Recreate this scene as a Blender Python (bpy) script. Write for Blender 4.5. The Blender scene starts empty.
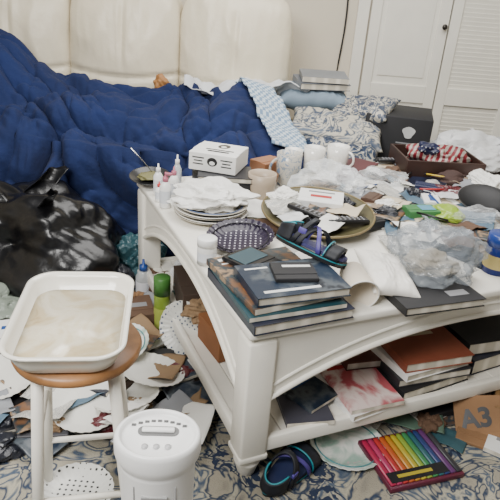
import bpy, bmesh, math, random
from mathutils import Matrix, Vector, noise, Euler
R=math.radians
random.seed(7)
COL=bpy.context.scene.collection
FZ=-.06   # floor level
# ---------------------------------------------------------------- materials
_mc={}
def mat(name,col,rough=0.5,metal=0.0,var=0.06,vs=8.0,bump=0.0,bs=40.0,alpha=1.0,coat=0.0,sheen=0.0):
    if name in _mc: return _mc[name]
    m=bpy.data.materials.new(name); m.use_nodes=True
    nt=m.node_tree; p=nt.nodes['Principled BSDF']
    p.inputs['Roughness'].default_value=rough; p.inputs['Metallic'].default_value=metal
    p.inputs['Alpha'].default_value=alpha; p.inputs['Coat Weight'].default_value=coat
    p.inputs['Sheen Weight'].default_value=sheen
    tc=nt.nodes.new('ShaderNodeTexCoord'); n=nt.nodes.new('ShaderNodeTexNoise')
    n.inputs['Scale'].default_value=vs; n.inputs['Detail'].default_value=4
    nt.links.new(tc.outputs['Object'],n.inputs['Vector'])
    r=nt.nodes.new('ShaderNodeValToRGB')
    c=list(col)
    r.color_ramp.elements[0].position=.3; r.color_ramp.elements[1].position=.7
    r.color_ramp.elements[0].color=[max(0,x*(1-var*2)) for x in c]+[1]
    r.color_ramp.elements[1].color=[min(1,x*(1+var)) for x in c]+[1]
    nt.links.new(n.outputs['Fac'],r.inputs['Fac']); nt.links.new(r.outputs['Color'],p.inputs['Base Color'])
    if bump:
        n2=nt.nodes.new('ShaderNodeTexNoise'); n2.inputs['Scale'].default_value=bs; n2.inputs['Detail'].default_value=5
        nt.links.new(tc.outputs['Object'],n2.inputs['Vector'])
        b=nt.nodes.new('ShaderNodeBump'); b.inputs['Strength'].default_value=bump; b.inputs['Distance'].default_value=.01
        nt.links.new(n2.outputs['Fac'],b.inputs['Height']); nt.links.new(b.outputs['Normal'],p.inputs['Normal'])
    _mc[name]=m; return m
def ramp(nt,stops,interp='CONSTANT'):
    r=nt.nodes.new('ShaderNodeValToRGB'); cr=r.color_ramp; cr.interpolation=interp
    while len(cr.elements)>1: cr.elements.remove(cr.elements[0])
    cr.elements[0].position=stops[0][0]; cr.elements[0].color=list(stops[0][1])+[1]
    for pos,c in stops[1:]:
        e=cr.elements.new(pos); e.color=list(c)+[1]
    return r
def art(name,stops,scale=12,rough=.35,kind='noise',interp='CONSTANT',detail=3,dist=0.0,seed=0,stretch=(1,1,1),rand=1.0,rot=0):
    if name in _mc: return _mc[name]
    m=bpy.data.materials.new(name); m.use_nodes=True; nt=m.node_tree; p=nt.nodes['Principled BSDF']
    p.inputs['Roughness'].default_value=rough
    tc=nt.nodes.new('ShaderNodeTexCoord'); mp=nt.nodes.new('ShaderNodeMapping')
    mp.inputs['Location'].default_value=(seed,seed*.7,0); mp.inputs['Scale'].default_value=stretch
    mp.inputs['Rotation'].default_value=(0,0,R(rot))
    nt.links.new(tc.outputs['Object'],mp.inputs['Vector'])
    if kind=='noise':
        t=nt.nodes.new('ShaderNodeTexNoise'); t.inputs['Detail'].default_value=detail; t.inputs['Distortion'].default_value=dist; out=t.outputs['Fac']
    elif kind=='voronoi':
        t=nt.nodes.new('ShaderNodeTexVoronoi'); t.inputs['Randomness'].default_value=rand; out=t.outputs['Distance']
    else:
        t=nt.nodes.new('ShaderNodeTexWave'); t.inputs['Distortion'].default_value=dist; out=t.outputs['Fac']
    t.inputs['Scale'].default_value=scale
    nt.links.new(mp.outputs['Vector'],t.inputs['Vector'])
    r=ramp(nt,stops,interp); nt.links.new(out,r.inputs['Fac']); nt.links.new(r.outputs['Color'],p.inputs['Base Color'])
    _mc[name]=m; return m
def checks(name,a,b,sc=(8,64,1),rough=.8):
    m=bpy.data.materials.new(name); m.use_nodes=True; nt=m.node_tree; p=nt.nodes['Principled BSDF']; p.inputs['Roughness'].default_value=rough
    tc=nt.nodes.new('ShaderNodeTexCoord'); mp=nt.nodes.new('ShaderNodeMapping'); mp.inputs['Scale'].default_value=sc
    t=nt.nodes.new('ShaderNodeTexChecker'); t.inputs['Scale'].default_value=1
    t.inputs['Color1'].default_value=list(a)+[1]; t.inputs['Color2'].default_value=list(b)+[1]
    nt.links.new(tc.outputs['UV'],mp.inputs['Vector']); nt.links.new(mp.outputs['Vector'],t.inputs['Vector']); nt.links.new(t.outputs['Color'],p.inputs['Base Color'])
    return m
WHITE=mat('white_paint',(.84,.81,.73),.42,bump=.05,bs=120,var=.03)
PAPER=mat('paper',(.80,.79,.75),.8,var=.03,bump=.1,bs=90)
PAGES=art('pages',[(0,(.75,.70,.60)),(.5,(.55,.51,.42))],scale=220,kind='wave',interp='LINEAR',stretch=(0.02,0.02,1),rough=.9)
CERAM=mat('ceramic_white',(.84,.82,.77),.18,var=.02,coat=.4)
PLASTW=mat('white_plastic',(.85,.85,.84),.3,var=.02)
BLACK=mat('black_plastic',(.010,.010,.012),.3,var=.2)
BLACKM=mat('black_card',(.014,.014,.016),.6,var=.2)
CARD=mat('kraft_cardboard',(.26,.14,.065),.85,var=.1,bump=.1)
WRAPW=mat('white_film',(.80,.81,.82),.25,var=.04,alpha=.7)
# ---------------------------------------------------------------- crease field: sum of folded plane waves
_dirs={}
def crum(p,seed,f=3.0,K=5):
    if seed not in _dirs:
        rn=random.Random(int(seed*17)+3); L=[]
        for i in range(K*2):
            d=Vector((rn.gauss(0,1),rn.gauss(0,1),rn.gauss(0,1))).normalized()
            L.append((d,(.6+.9*rn.random())*(1 if i<K else 2.5),rn.random()*5,(1 if i<K else .38)))
        _dirs[seed]=L
    s=0; wsum=0; wv=noise.noise(p*1.1*f/3+Vector((seed,0,0)))*.3
    for d,ff,ph,w in _dirs[seed]:
        x=p.dot(d)*f*ff*.5+ph+wv; x-=math.floor(x); s+=w*(2*abs(x-.5)-.5); wsum+=w
    return s/wsum*2.4
class B:
    def __init__(s): s.bm=bmesh.new()
    def _x(s,vs,M): bmesh.ops.transform(s.bm,matrix=M,verts=vs)
    def box(s,c,size,rot=(0,0,0),bev=0.0,seg=2):
        r=bmesh.ops.create_cube(s.bm,size=1.0); vs=r['verts']
        M=Matrix.Translation(c)@Euler([R(a) for a in rot]).to_matrix().to_4x4()@Matrix.Diagonal((*size,1))
        s._x(vs,M)
        if bev:
            es=list({e for v in vs for e in v.link_edges})
            bmesh.ops.bevel(s.bm,geom=es,offset=bev,segments=seg,affect='EDGES',profile=.5)
        return s
    def lathe(s,prof,seg=40,M=None):
        rings=[]
        for r,z in prof:
            if r<1e-6: rings.append([s.bm.verts.new((0,0,z))])
            else: rings.append([s.bm.verts.new((r*math.cos(2*math.pi*i/seg),r*math.sin(2*math.pi*i/seg),z)) for i in range(seg)])
        for a,b in zip(rings,rings[1:]):
            if len(a)==1 and len(b)==1: continue
            for i in range(seg):
                j=(i+1)%seg
                if len(a)==1: f=[a[0],b[j],b[i]]
                elif len(b)==1: f=[a[i],a[j],b[0]]
                else: f=[a[i],a[j],b[j],b[i]]
                s.bm.faces.new(f)
        if M: s._x([v for r in rings for v in r],M)
        return s
    def tube(s,pts,r,seg=10,flat=1.0,cap=True):
        pts=[Vector(p) for p in pts]; rings=[]
        rr=r if isinstance(r,(list,tuple)) else [r]*len(pts)
        up=Vector((0,0,1))
        for i,p in enumerate(pts):
            d=(pts[min(i+1,len(pts)-1)]-pts[max(i-1,0)]).normalized()
            a=d.cross(up)
            if a.length<.05: a=d.cross(Vector((0,1,0)))
            a.normalize(); b=a.cross(d).normalized()
            rings.append([s.bm.verts.new(p+a*math.cos(2*math.pi*k/seg)*rr[i]+b*math.sin(2*math.pi*k/seg)*rr[i]*flat) for k in range(seg)])
        for a,b in zip(rings,rings[1:]):
            for k in range(seg): s.bm.faces.new([a[k],a[(k+1)%seg],b[(k+1)%seg],b[k]])
        if cap:
            s.bm.faces.new(rings[0][::-1]); s.bm.faces.new(rings[-1])
        return s
    def prism(s,poly,z0,z1,M=None):
        a=[s.bm.verts.new((x,y,z0)) for x,y in poly]; b=[s.bm.verts.new((x,y,z1)) for x,y in poly]
        n=len(poly); s.bm.faces.new(a[::-1]); s.bm.faces.new(b)
        for i in range(n): s.bm.faces.new([a[i],a[(i+1)%n],b[(i+1)%n],b[i]])
        if M: s._x(a+b,M)
        return s
    def grid(s,f,nu,nv):
        vs=[[s.bm.verts.new(f(i/nu,j/nv)) for j in range(nv+1)] for i in range(nu+1)]
        L=s.bm.loops.layers.uv.verify()
        for i in range(nu):
            for j in range(nv):
                fa=s.bm.faces.new([vs[i][j],vs[i+1][j],vs[i+1][j+1],vs[i][j+1]])
                for l,(a,b) in zip(fa.loops,[(i,j),(i+1,j),(i+1,j+1),(i,j+1)]): l[L].uv=(a/nu,b/nv)
        return s
    def blob(s,sx,sy,sz,seed,amp=.2,freq=3.0,sub=5,flat=.5,low=.6):
        r=bmesh.ops.create_icosphere(s.bm,subdivisions=sub,radius=1)
        o=Vector((seed*3.7,seed*1.3,seed*.9))
        for v in r['verts']:
            p=v.co.copy()
            k=1+amp*low*2*noise.noise(p*1.4+o)+amp*crum(p,seed,freq)
            z=p.z*sz*k
            if z<-sz*flat: k*=1+.25*min(1,(-sz*flat-z)/sz); z=-sz*flat+.04*sz*(k-1)
            v.co=(p.x*sx*k,p.y*sy*k,z+sz*flat)
        return s
    def obj(s,name,m,parent=None,smooth=True,loc=(0,0,0),rot=(0,0,0),bevel=0,solid=0):
        bmesh.ops.recalc_face_normals(s.bm,faces=s.bm.faces)
        me=bpy.data.meshes.new(name); s.bm.to_mesh(me); s.bm.free()
        ob=bpy.data.objects.new(name,me); COL.objects.link(ob)
        if m: me.materials.append(m)
        ob.location=loc; ob.rotation_euler=[R(a) for a in rot]
        if parent: ob.parent=parent
        if smooth: me.polygons.foreach_set('use_smooth',[True]*len(me.polygons))
        if solid:
            d=ob.modifiers.new('solid','SOLIDIFY'); d.thickness=solid; d.offset=1
        if bevel:
            d=ob.modifiers.new('bevel','BEVEL'); d.width=bevel; d.segments=2; d.limit_method='ANGLE'
        return ob
def tag(ob,label,cat,group=None):
    ob['label']=label; ob['category']=cat
    if group: ob['group']=group
    return ob
def E(name,label,cat,loc,rot=0,group=None):
    e=bpy.data.objects.new(name,None); COL.objects.link(e); e.empty_display_size=.05
    e.location=loc; e.rotation_euler=[R(a) for a in (rot if isinstance(rot,(tuple,list)) else (0,0,rot))]
    return tag(e,label,cat,group)
def struct(ob): ob['kind']='structure'; return ob
def text(body,size,m,parent,loc,rot=(0,0,0),name='lettering',ex=.0004,bold=0):
    c=bpy.data.curves.new('t','FONT'); c.body=body; c.size=size; c.extrude=ex; c.align_x='CENTER'; c.align_y='CENTER'; c.offset=bold
    t=bpy.data.objects.new('t',c); COL.objects.link(t)
    dg=bpy.context.evaluated_depsgraph_get(); me=bpy.data.meshes.new_from_object(t.evaluated_get(dg))
    bpy.data.objects.remove(t)
    ob=bpy.data.objects.new(name,me); COL.objects.link(ob); me.materials.clear(); me.materials.append(m)
    ob.location=loc; ob.rotation_euler=[R(a) for a in rot]; ob.parent=parent; return ob
# table frame: origin at the near left corner of the top, u along the near edge, v along the left edge (cm)
TA=25.0; CX,CY=.017,1.276; TZ=.48
def tb(u,v,z=TZ+.001):
    a=R(TA); u/=100; v/=100
    return (CX+u*math.cos(a)-v*math.sin(a), CY+u*math.sin(a)+v*math.cos(a), z)
def fl(x,y,z=.012): return (x,y+.06,z+FZ)      # point on the rug
# ---------------------------------------------------------------- room
WALL=mat('wall_paint',(.64,.58,.47),.85,var=.03,vs=2,bump=.05,bs=200)
struct(B().box((0,4.4,1.2),(5.4,.1,2.6)).obj('wall_back',WALL,smooth=False))
struct(B().box((2.75,2.0,1.2),(.1,4.9,2.6)).obj('wall_right',WALL,smooth=False))
struct(B().box((-2.75,2.0,1.2),(.1,4.9,2.6)).obj('wall_left',WALL,smooth=False))
struct(B().box((0,1.9,FZ-.05),(5.4,5.1,.1)).obj('floor',mat('carpet_beige',(.16,.13,.10),.95,bump=.6,bs=300,var=.1,vs=60),smooth=False))
struct(B().box((-1.07,4.34,FZ+.05),(3.3,.02,.1)).obj('baseboard_back',WHITE,smooth=False,bevel=.004))
DOORW=mat('door_white',(.80,.78,.70),.4,var=.02)
tr=B(); tr.box((.64,4.335,1.03),(.08,.03,2.18)); tr.box((2.55,4.335,1.03),(.08,.03,2.18)); tr.box((1.6,4.335,2.16),(2.0,.03,.08))
struct(tr.obj('trim_1',DOORW,smooth=False,bevel=.006))
def leaf(n,x0,x1):
    e=bpy.data.objects.new('door_%d'%n,None); COL.objects.link(e); e.location=(x0,4.32,FZ+.02); e['kind']='structure'
    w=x1-x0; b=B(); h=2.12
    for x in (.035,w-.035): b.box((x,0,h/2),(.07,.035,h))
    for z in (.06,.66,h-.06): b.box((w/2,0,z),(w-.14,.035,.12))
    struct(b.obj('door_frame',DOORW,e,False,bevel=.004))
    b=B()
    if n==1:
        b.box((w/2,.006,h/2),(w-.12,.016,h-.1)); b.box((w/2,0,1.37),(w-.20,.016,1.2),bev=.006); b.box((w/2,0,.36),(w-.20,.016,.42),bev=.006)
        struct(b.obj('door_panel',DOORW,e,False))
    else:
        for z0,z1 in ((.13,.60),(.73,h-.13)):
            z=z0
            while z<z1: b.box((w/2,.002,z),(w-.14,.007,.031),rot=(12,0,0)); z+=.028
        b.box((w/2,.013,h/2),(w-.1,.006,h-.1))
        struct(b.obj('louver_slats',DOORW,e,False))
    if n==1:
        b=B(); b.lathe([(.006,0),(.006,.015),(.016,.022),(.019,.032),(.012,.04),(0,.042)],20,Matrix.Rotation(R(90),4,'X'))
        struct(b.obj('door_knob',mat('dark_metal',(.05,.045,.04),.3,.8),e,loc=(w-.03,-.017,1.12)))
for i,(a,c) in enumerate(((.69,1.22),(1.23,1.76),(1.77,2.3))): leaf(i+1,a,c)
# rug
rm=bpy.data.materials.new('floral_rug'); rm.use_nodes=True; nt=rm.node_tree; p=nt.nodes['Principled BSDF']; p.inputs['Roughness'].default_value=.95
tc=nt.nodes.new('ShaderNodeTexCoord')
n1=nt.nodes.new('ShaderNodeTexNoise'); n1.inputs['Scale'].default_value=6; n1.inputs['Detail'].default_value=2; n1.inputs['Distortion'].default_value=2.4
n2=nt.nodes.new('ShaderNodeTexVoronoi'); n2.inputs['Scale'].default_value=5
nz=nt.nodes.new('ShaderNodeTexNoise'); nz.inputs['Scale'].default_value=14; nz.inputs['Distortion'].default_value=1.0
mixv=nt.nodes.new('ShaderNodeMix'); mixv.data_type='VECTOR'; mixv.inputs['Factor'].default_value=.12
nt.links.new(tc.outputs['Object'],mixv.inputs[4]); nt.links.new(nz.outputs['Color'],mixv.inputs[5])
nt.links.new(tc.outputs['Object'],n1.inputs['Vector']); nt.links.new(tc.outputs['Object'],nz.inputs['Vector']); nt.links.new(mixv.outputs[1],n2.inputs['Vector'])
r1=ramp(nt,[(0,(.018,.03,.06)),(.42,(.34,.31,.24)),(.47,(.022,.04,.08)),(.53,(.42,.39,.30)),(.60,(.06,.09,.14)),(.66,(.40,.37,.29))],'EASE')
r2=ramp(nt,[(0,(1,1,1)),(.12,(0,0,0)),(.2,(1,1,1)),(.26,(0,0,0))])
mx=nt.nodes.new('ShaderNodeMix'); mx.data_type='RGBA'; mx.inputs[7].default_value=(.018,.03,.065,1)
nt.links.new(n1.outputs['Fac'],r1.inputs['Fac']); nt.links.new(n2.outputs['Distance'],r2.inputs['Fac'])
nt.links.new(r2.outputs['Color'],mx.inputs[0]); nt.links.new(r1.outputs['Color'],mx.inputs[6]); nt.links.new(mx.outputs[2],p.inputs['Base Color'])
bn=nt.nodes.new('ShaderNodeTexNoise'); bn.inputs['Scale'].default_value=260; bb=nt.nodes.new('ShaderNodeBump'); bb.inputs['Strength'].default_value=.6; bb.inputs['Distance'].default_value=.01
nt.links.new(tc.outputs['Object'],bn.inputs['Vector']); nt.links.new(bn.outputs['Fac'],bb.inputs['Height']); nt.links.new(bb.outputs['Normal'],p.inputs['Normal'])
tag(B().box((0,0,.005),(3.4,2.6,.01)).obj('area_rug',rm,smooth=False,loc=(.25,1.65,FZ+.001),rot=(0,0,4)),'cream and slate-blue floral area rug under the coffee table','rug')
# ---------------------------------------------------------------- sofa
LEATH=mat('cream_leather',(.69,.62,.47),.38,var=.04,vs=3,bump=.15,bs=40)
sofa=E('sofa','cream leather three-seat sofa with puffy back cushions','sofa',(0,0,0))
def puff(b,c,size,e=5.0,n=22,tilt=0,wr=0.0,seed=0,seam=False):
    bmesh.ops.create_cube(b.bm,size=2.0)
    bmesh.ops.subdivide_edges(b.bm,edges=list(b.bm.edges),cuts=n,use_grid_fill=True)
    M=Matrix.Translation(c)@Matrix.Rotation(R(tilt),4,'X')
    for v in b.bm.verts:
        p=v.co; k=(abs(p.x)**e+abs(p.y)**e+abs(p.z)**e)**(1/e); q=p/k
        y=q.y
        w=wr*noise.noise(Vector((q.x*2,q.y*2,q.z*2))+Vector((seed,seed,0)))
        if seam and y<0:
            y=y*(1.12-.26*q.x**2-.20*q.z**2)
            y+=.12*math.exp(-((q.z+.30-.10*q.x*q.x)/.03)**2)
            y+=.07*math.exp(-((abs(q.x)-.02*math.sin(q.z*5))/.025)**2)*(1 if q.z>-.3 else 0)
            y+=.09*abs(noise.noise(Vector((q.x*2.2+seed,q.z*1.6,seed))))+.03*abs(noise.noise(Vector((q.x*8+seed,q.z*3,seed+3))))
        v.co=M@Vector((q.x*size[0]/2*(1+w),y*size[1]/2*(1+2*w),q.z*size[2]/2*(1+w)))
b=B(); b.box((-.93,3.47,.17),(2.3,.95,.36),bev=.03); b.box((-.93,3.98,.52),(2.2,.14,1.0),bev=.04); b.obj('sofa_base',LEATH,sofa)
for i,x in enumerate((-1.515,-.85,-.185)):
    b=B(); puff(b,(x,3.81,.80),(.675,.36,.82),5.5,50,-6,.02,i*3.3,True); b.obj('back_cushion',LEATH,sofa)
    b=B(); puff(b,(x,3.36,.35),(.67,.74,.15),7,16); b.obj('seat_cushion',LEATH,sofa)
for x in (.345,-2.06):
    b=B(); puff(b,(x,3.45,.23),(.34,1.0,.56),7,18); b.obj('sofa_arm',LEATH,sofa)
# duvet
def crest(x):
    P=[(-1.95,.82),(-1.6,.88),(-1.44,.87),(-1.27,.76),(-1.1,.69),(-.7,.645),(-.3,.67),(-.1,.71),(.05,.67),(.2,.60),(.4,.53)]
    if x<=P[0][0]: return P[0][1]
    for (a,ha),(c,hc) in zip(P,P[1:]):
        if x<=c:
            t=(x-a)/(c-a); t=t*t*(3-2*t); return ha+(hc-ha)*t
    return P[-1][1]
YZ=[(0,3.62,-.12),(.2,3.46,0),(.38,3.26,-.03),(.52,3.08,-.09),(.64,2.95,-.18),(.78,2.84,-.38),(1,2.76,-.74)]
def rdg(a,b,z,k=.012): 
    n=noise.noise(Vector((a,b,z))); return 1.15-2.2*math.sqrt(n*n+k)
def duv(s,t):
    xe=-.12+.36*min(1,t*1.6)-.12*max(0,t-.65)*2
    x=-1.97+(xe+1.97)*s
    for (a,ya,za),(c,yc,zc) in zip(YZ,YZ[1:]):
        if t<=c:
            q=(t-a)/(c-a); y=ya+(yc-ya)*q; dz=za+(zc-za)*q; break
    h=crest(x); z=h+dz*(h/.68 if t<.6 else 1)
    m=t*1.35
    wx=x+.26*noise.noise(Vector((x*1.8,m*1.8,9))); wm=m+.26*noise.noise(Vector((x*1.8,m*1.8,4)))
    A=.85*wx+.52*wm; Bc=-.52*wx+.85*wm
    C=.7*wx-.71*wm; D=.71*wx+.7*wm
    v1=1-2*abs(noise.noise(Vector((A*3.0,Bc*1.5,1)))); v2=1-2*abs(noise.noise(Vector((C*5.0,D*2.6,5))))
    f1=1.2-1.6*v1*v1; f2=1.2-1.6*v2*v2
    f3=rdg(A*10+2,Bc*6.0,8,.004); f4=rdg(C*20,D*12,3,.003); f5=rdg(A*34,Bc*26,6,.003)
    g1=noise.noise(Vector((x*1.7,m*1.7,2)))
    qx=(wx*3.2)%1; qm=(wm*3.2)%1
    qd=math.exp(-((min(qx,1-qx))/.04)**2)+math.exp(-((min(qm,1-qm))/.04)**2)
    fall=min(1,t*5+.25)
    z+=fall*(.050*f1+.034*f2+.016*f3+.008*f4+.003*f5+.05*g1-.014*qd-.035)
    fr=min(1,max(0,t-.45)*3)
    y-=fr*(.070*f1+.050*f2+.022*f3+.008*f4-.014*qd+.05*g1)
    if t<.7: z=max(z,.46+.03*f1+.02*f2)
    return Vector((x,y,max(z,FZ+.03+.012*f3)))
NAVY=mat('navy_cotton',(.0045,.0145,.072),.95,var=.15,vs=4,bump=.4,bs=45)
duvet=E('duvet','rumpled navy blue duvet spread over the sofa','duvet',(0,0,0))
B().grid(lambda s,t:duv(s,t),350,200).obj('duvet_cover',NAVY,duvet,solid=.008)
def lin(s,t):
    a=duv(.92,.03+.62*t); c=duv(1.0,.03+.62*t); p=a.lerp(c,s)
    p.z=max(a.z,c.z)*.5+p.z*.5
    return p+Vector((.03*s,-.02,.030-.02*s+.004*math.sin(t*40)))
ln=B().grid(lin,12,90).obj('duvet_lining',checks('blue_check',(.17,.26,.38),(.52,.60,.65),(12,64,1)),duvet,solid=.008)
ln['label']='pale blue checked lining band'
SHEET=mat('bed_sheet',(.60,.61,.62),.8,var=.04)
def sheet(name,w,d,seed,amp,freq,m,loc,rot=0,label='',cat='paper',nx=28,sol=.0008,group=None,bend=0):
    o=Vector((seed*2.1,seed,0))
    def f(s,t):
        x=(s-.5)*w; y=(t-.5)*d; P=Vector((x,y,0))
        return Vector((x,y,max(0,amp*(.5+.9*crum(P*10,seed,freq/6)+.6*noise.noise(P*freq*.6+o)))+bend*((2*s-1)**2)))
    ob=B().grid(f,nx,nx).obj(name,m,None,loc=loc,solid=sol)
    ob.rotation_euler=[R(a) for a in (rot if isinstance(rot,(tuple,list)) else (0,0,rot))]
    return tag(ob,label,cat,group)
sheet('bed_sheet',.72,.26,3,.10,6,SHEET,(-.10,3.56,.665),6,'crumpled pale grey bed sheet bunched against the sofa back','sheet',50,.004)
tag(B().blob(.045,.035,.05,5,.3,3,4).obj('crumpled_wrapper',mat('tan_wrap',(.35,.16,.05),.6),loc=(-.60,3.56,.66)),'small crumpled orange-brown wrapper tucked above the duvet','wrapper')
def pillow(name,w,d,h,m,loc,rot,label,seed=0,cat='pillow',wr=1.0):
    b=B()
    for sgn in (1,-1):
        def f(s,t):
            x=2*s-1;y=2*t-1
            k=max(0,(1-x**4)*(1-y**4))**.55
            n=noise.noise(Vector((x*2+seed,y*2,sgn)))*.2+.25*abs(noise.noise(Vector((x*5+seed,y*5,sgn))))
            return Vector((x*w/2*(1-.09*(1-y*y)),y*d/2*(1-.09*(1-x*x)),sgn*h/2*k*(1+n*1.6*wr-.1)))
        b.grid(f,40,40)
    bmesh.ops.remove_doubles(b.bm,verts=b.bm.verts,dist=.0005)
    return tag(b.obj(name,m,None,loc=loc,rot=rot),label,cat)
FLOR=art('floral_fabric',[(0,(.03,.045,.08)),(.40,(.46,.43,.35)),(.46,(.04,.06,.10)),(.53,(.50,.47,.39)),(.62,(.10,.13,.18)),(.69,(.48,.45,.37))],scale=5,dist=2.8,rough=.85,interp='EASE')
pillow('pillow',.54,.36,.11,FLOR,(.42,3.24,.575),(12,4,-10),'flattened cream pillow with navy floral print on the sofa arm')
pillow('pillow',.44,.28,.12,mat('blue_grey_cotton',(.18,.24,.30),.85),(.30,3.58,.68),(10,0,5),'grey-blue pillow leaning behind the floral pillow',4)
pillow('pillow',.36,.26,.10,art('floral_fabric_small',[(0,(.05,.065,.10)),(.44,(.44,.41,.34)),(.5,(.07,.09,.13)),(.57,(.43,.41,.34))],scale=9,dist=2.5),(.58,3.40,.66),(18,-8,-30),'small patterned navy and cream cushion against the black box',8)
pillow('pillow',.42,.28,.12,art('floral_dark',[(0,(.02,.035,.07)),(.46,(.36,.34,.29)),(.52,(.03,.05,.09)),(.60,(.38,.36,.3))],scale=7,dist=2.5),(.42,2.98,.47),(28,4,-6),'dark blue and cream floral cushion drooping over the sofa arm',12)
# ---------------------------------------------------------------- books
def book(x,y,z,w,d,t,rot,cm,label,group=None,pm=None,hard=True,deco=None,tilt=(0,0)):
    e=E('book',label,'book',(x,y,z),(tilt[0],tilt[1],rot),group)
    ct=.0025 if hard else .0008
    b=B(); b.box((0,0,ct/2),(w,d,ct)); b.box((0,0,t-ct/2),(w,d,ct)); b.box((-w/2+ct/2,0,t/2),(ct,d,t-ct*2+.0002))
    b.obj('book_cover',cm,e,False,bevel=.0006)
    g=.004 if hard else .0005
    B().box((-g/2+.001,0,t/2),(w-2*g+.001,d-2*g,t-2*ct-.0002)).obj('page_block',pm or PAGES,e,False)
    if deco:
        for i,(cx,cy,sx,sy,m) in enumerate(deco):
            B().box((cx*w,cy*d,t+.0003),(sx*w,sy*d,.0006)).obj('cover_print',m,e,False)
    return e
def tbook(u,v,z,w,d,t,rot,cm,label,**k):
    x,y,_=tb(u,v); return book(x,y,z,w,d,t,TA+rot,cm,label,**k)
DARKNAVY=mat('cover_navy',(.012,.016,.035),.3,var=.3,vs=20)
CITY=art('cover_city',[(0,(.014,.012,.012)),(.40,(.16,.08,.04)),(.50,(.025,.04,.05)),(.58,(.30,.20,.12)),(.66,(.03,.03,.035))],scale=13,detail=6,interp='EASE')
NIGHT=art('cover_night',[(0,(.006,.008,.014)),(.48,(.010,.022,.045)),(.58,(.08,.095,.11)),(.64,(.012,.016,.025))],scale=10,detail=6,seed=3,interp='EASE')
TEAL=mat('cover_teal',(.015,.06,.075),.35); ORNG=mat('cover_terracotta',(.24,.065,.035),.45,var=.1)
PINKC=art('cover_pink_ribbon',[(0,(.62,.40,.38)),(.42,(.45,.08,.10)),(.50,(.72,.60,.57)),(.60,(.45,.10,.12)),(.66,(.72,.60,.57))],scale=5,dist=.8,interp='EASE',detail=5)
WCOV=mat('cover_white',(.8,.8,.78),.35); GREYP=mat('grey_print',(.25,.25,.26),.5)
RED=mat('red_print',(.45,.03,.03),.4); BLUEP=mat('blue_print',(.02,.07,.25),.4); YEL=mat('yellow_print',(.6,.42,.04),.4)
G='books on the coffee table'
tbook(15,15.5,TZ+.001,.30,.34,.030,1,DARKNAVY,'large dark hardcover at the bottom of the corner stack',group=G)
tbook(14,16,TZ+.032,.285,.325,.014,-1,TEAL,'teal softcover in the corner book stack',group=G,hard=False)
tbook(13.5,17,TZ+.047,.27,.31,.018,4,CITY,'large glossy softcover with dark brown city photo',group=G,hard=False,deco=[(-.15,.42,.5,.05,WCOV),(-.3,.34,.2,.02,WCOV),(-.3,-.2,.25,.12,mat('orange_print',(.35,.13,.03),.4))])
tbook(16,10,TZ+.066,.27,.19,.026,-3,NIGHT,'hardcover with dark night scene cover near the table corner',group=G,deco=[(-.1,-.36,.6,.06,WCOV),(-.3,.34,.25,.04,WCOV)])
tbook(59,4,TZ+.001,.27,.20,.026,-4,BLACKM,'closed black hardcover under the grey plastic bag',group=G,deco=[(.25,-.25,.25,.15,GREYP)])
tbook(100,24,TZ+.001,.28,.21,.008,18,NIGHT,'thin magazine lying open beside the blue jar',group=G,hard=False)
tbook(122,112,TZ+.001,.26,.2,.02,14,WCOV,'white paperback lying among the mugs and papers',group=G,hard=False,deco=[(0,.1,.7,.4,mat('beige_print',(.4,.31,.22),.5))])
tbook(118,94,TZ+.001,.24,.17,.012,-20,mat('cover_tan',(.3,.22,.14),.5),'tan booklet lying among envelopes',group=G,hard=False)
tbook(107,118,TZ+.001,.2,.14,.03,30,mat('cover_wine',(.10,.025,.03),.5),'small wine-red book near the mugs',group=G)
tbook(128,90,TZ+.006,.22,.16,.02,38,DARKNAVY,'dark blue paperback under loose letters',group=G,hard=False)
tbook(104,88,TZ+.004,.2,.15,.018,-28,WCOV,'white notebook under loose letters',group=G,hard=False)
# ---------------------------------------------------------------- coffee table
W,L=1.55,1.25
table=E('coffee_table','large white painted coffee table with arched aprons and lower shelf','table',(CX,CY,0),TA)
b=B(); b.box((W/2,L/2,TZ-.014),(W,L,.028),bev=.008); b.box((W/2,L/2,TZ-.034),(W-.03,L-.03,.014)); b.obj('tabletop',WHITE,table)
SH=.085   # shelf top
def leg(x,y):
    b=B(); zt=TZ-.04; b.box((0,0,(zt+.03)/2),(.085,.085,zt-.03),bev=.008)
    b.box((0,0,.035),(.092,.092,.022),bev=.006)
    b.lathe([(0,FZ+.011),(.022,FZ+.011),(.027,FZ+.018),(.037,-.005),(.041,.005),(.034,.013),(.034,.026),(0,.026)],28)
    b.obj('leg',WHITE,table,loc=(x,y,0))
ins=.046
for x in (ins,W-ins):
    for y in (ins,L-ins): leg(x,y)
def apron(length,loc,rz):
    n=40; top=TZ-.03; hw=length/2
    def zz(x): return .235+.145*(1-abs(x/hw)**2.3)
    b=B(); poly=[(-hw,top),(hw,top)]+[(hw-2*hw*i/n,zz(hw-2*hw*i/n)) for i in range(n+1)]
    b.prism(poly,-.011,.011,Matrix.Rotation(R(90),4,'X'))
    b.tube([(-hw+2*hw*i/n,-.013,zz(-hw+2*hw*i/n)+.006) for i in range(n+1)],.009,8)
    b.tube([(-hw+2*hw*i/n,-.011,min(top-.004,zz(-hw+2*hw*i/n)+.045)) for i in range(n+1)],.006,6)
    b.obj('apron',WHITE,table,False,loc=loc,rot=(0,0,rz),bevel=.0015)
apron(W-.17,(W/2,.028,0),0); apron(W-.17,(W/2,L-.028,0),180); apron(L-.17,(.028,L/2,0),-90); apron(L-.17,(W-.028,L/2,0),90)
b=B(); x=.03
while x<W-.04:
    b.box((x+.03,L/2,SH-.009),(.056,L-.06,.018),bev=.002,seg=1); x+=.0595
b.obj('lower_shelf',WHITE,table,False)
b=B()
for y in (.022,L-.022): b.box((W/2,y,SH-.014),(W-.16,.022,.05),bev=.004)
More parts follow.
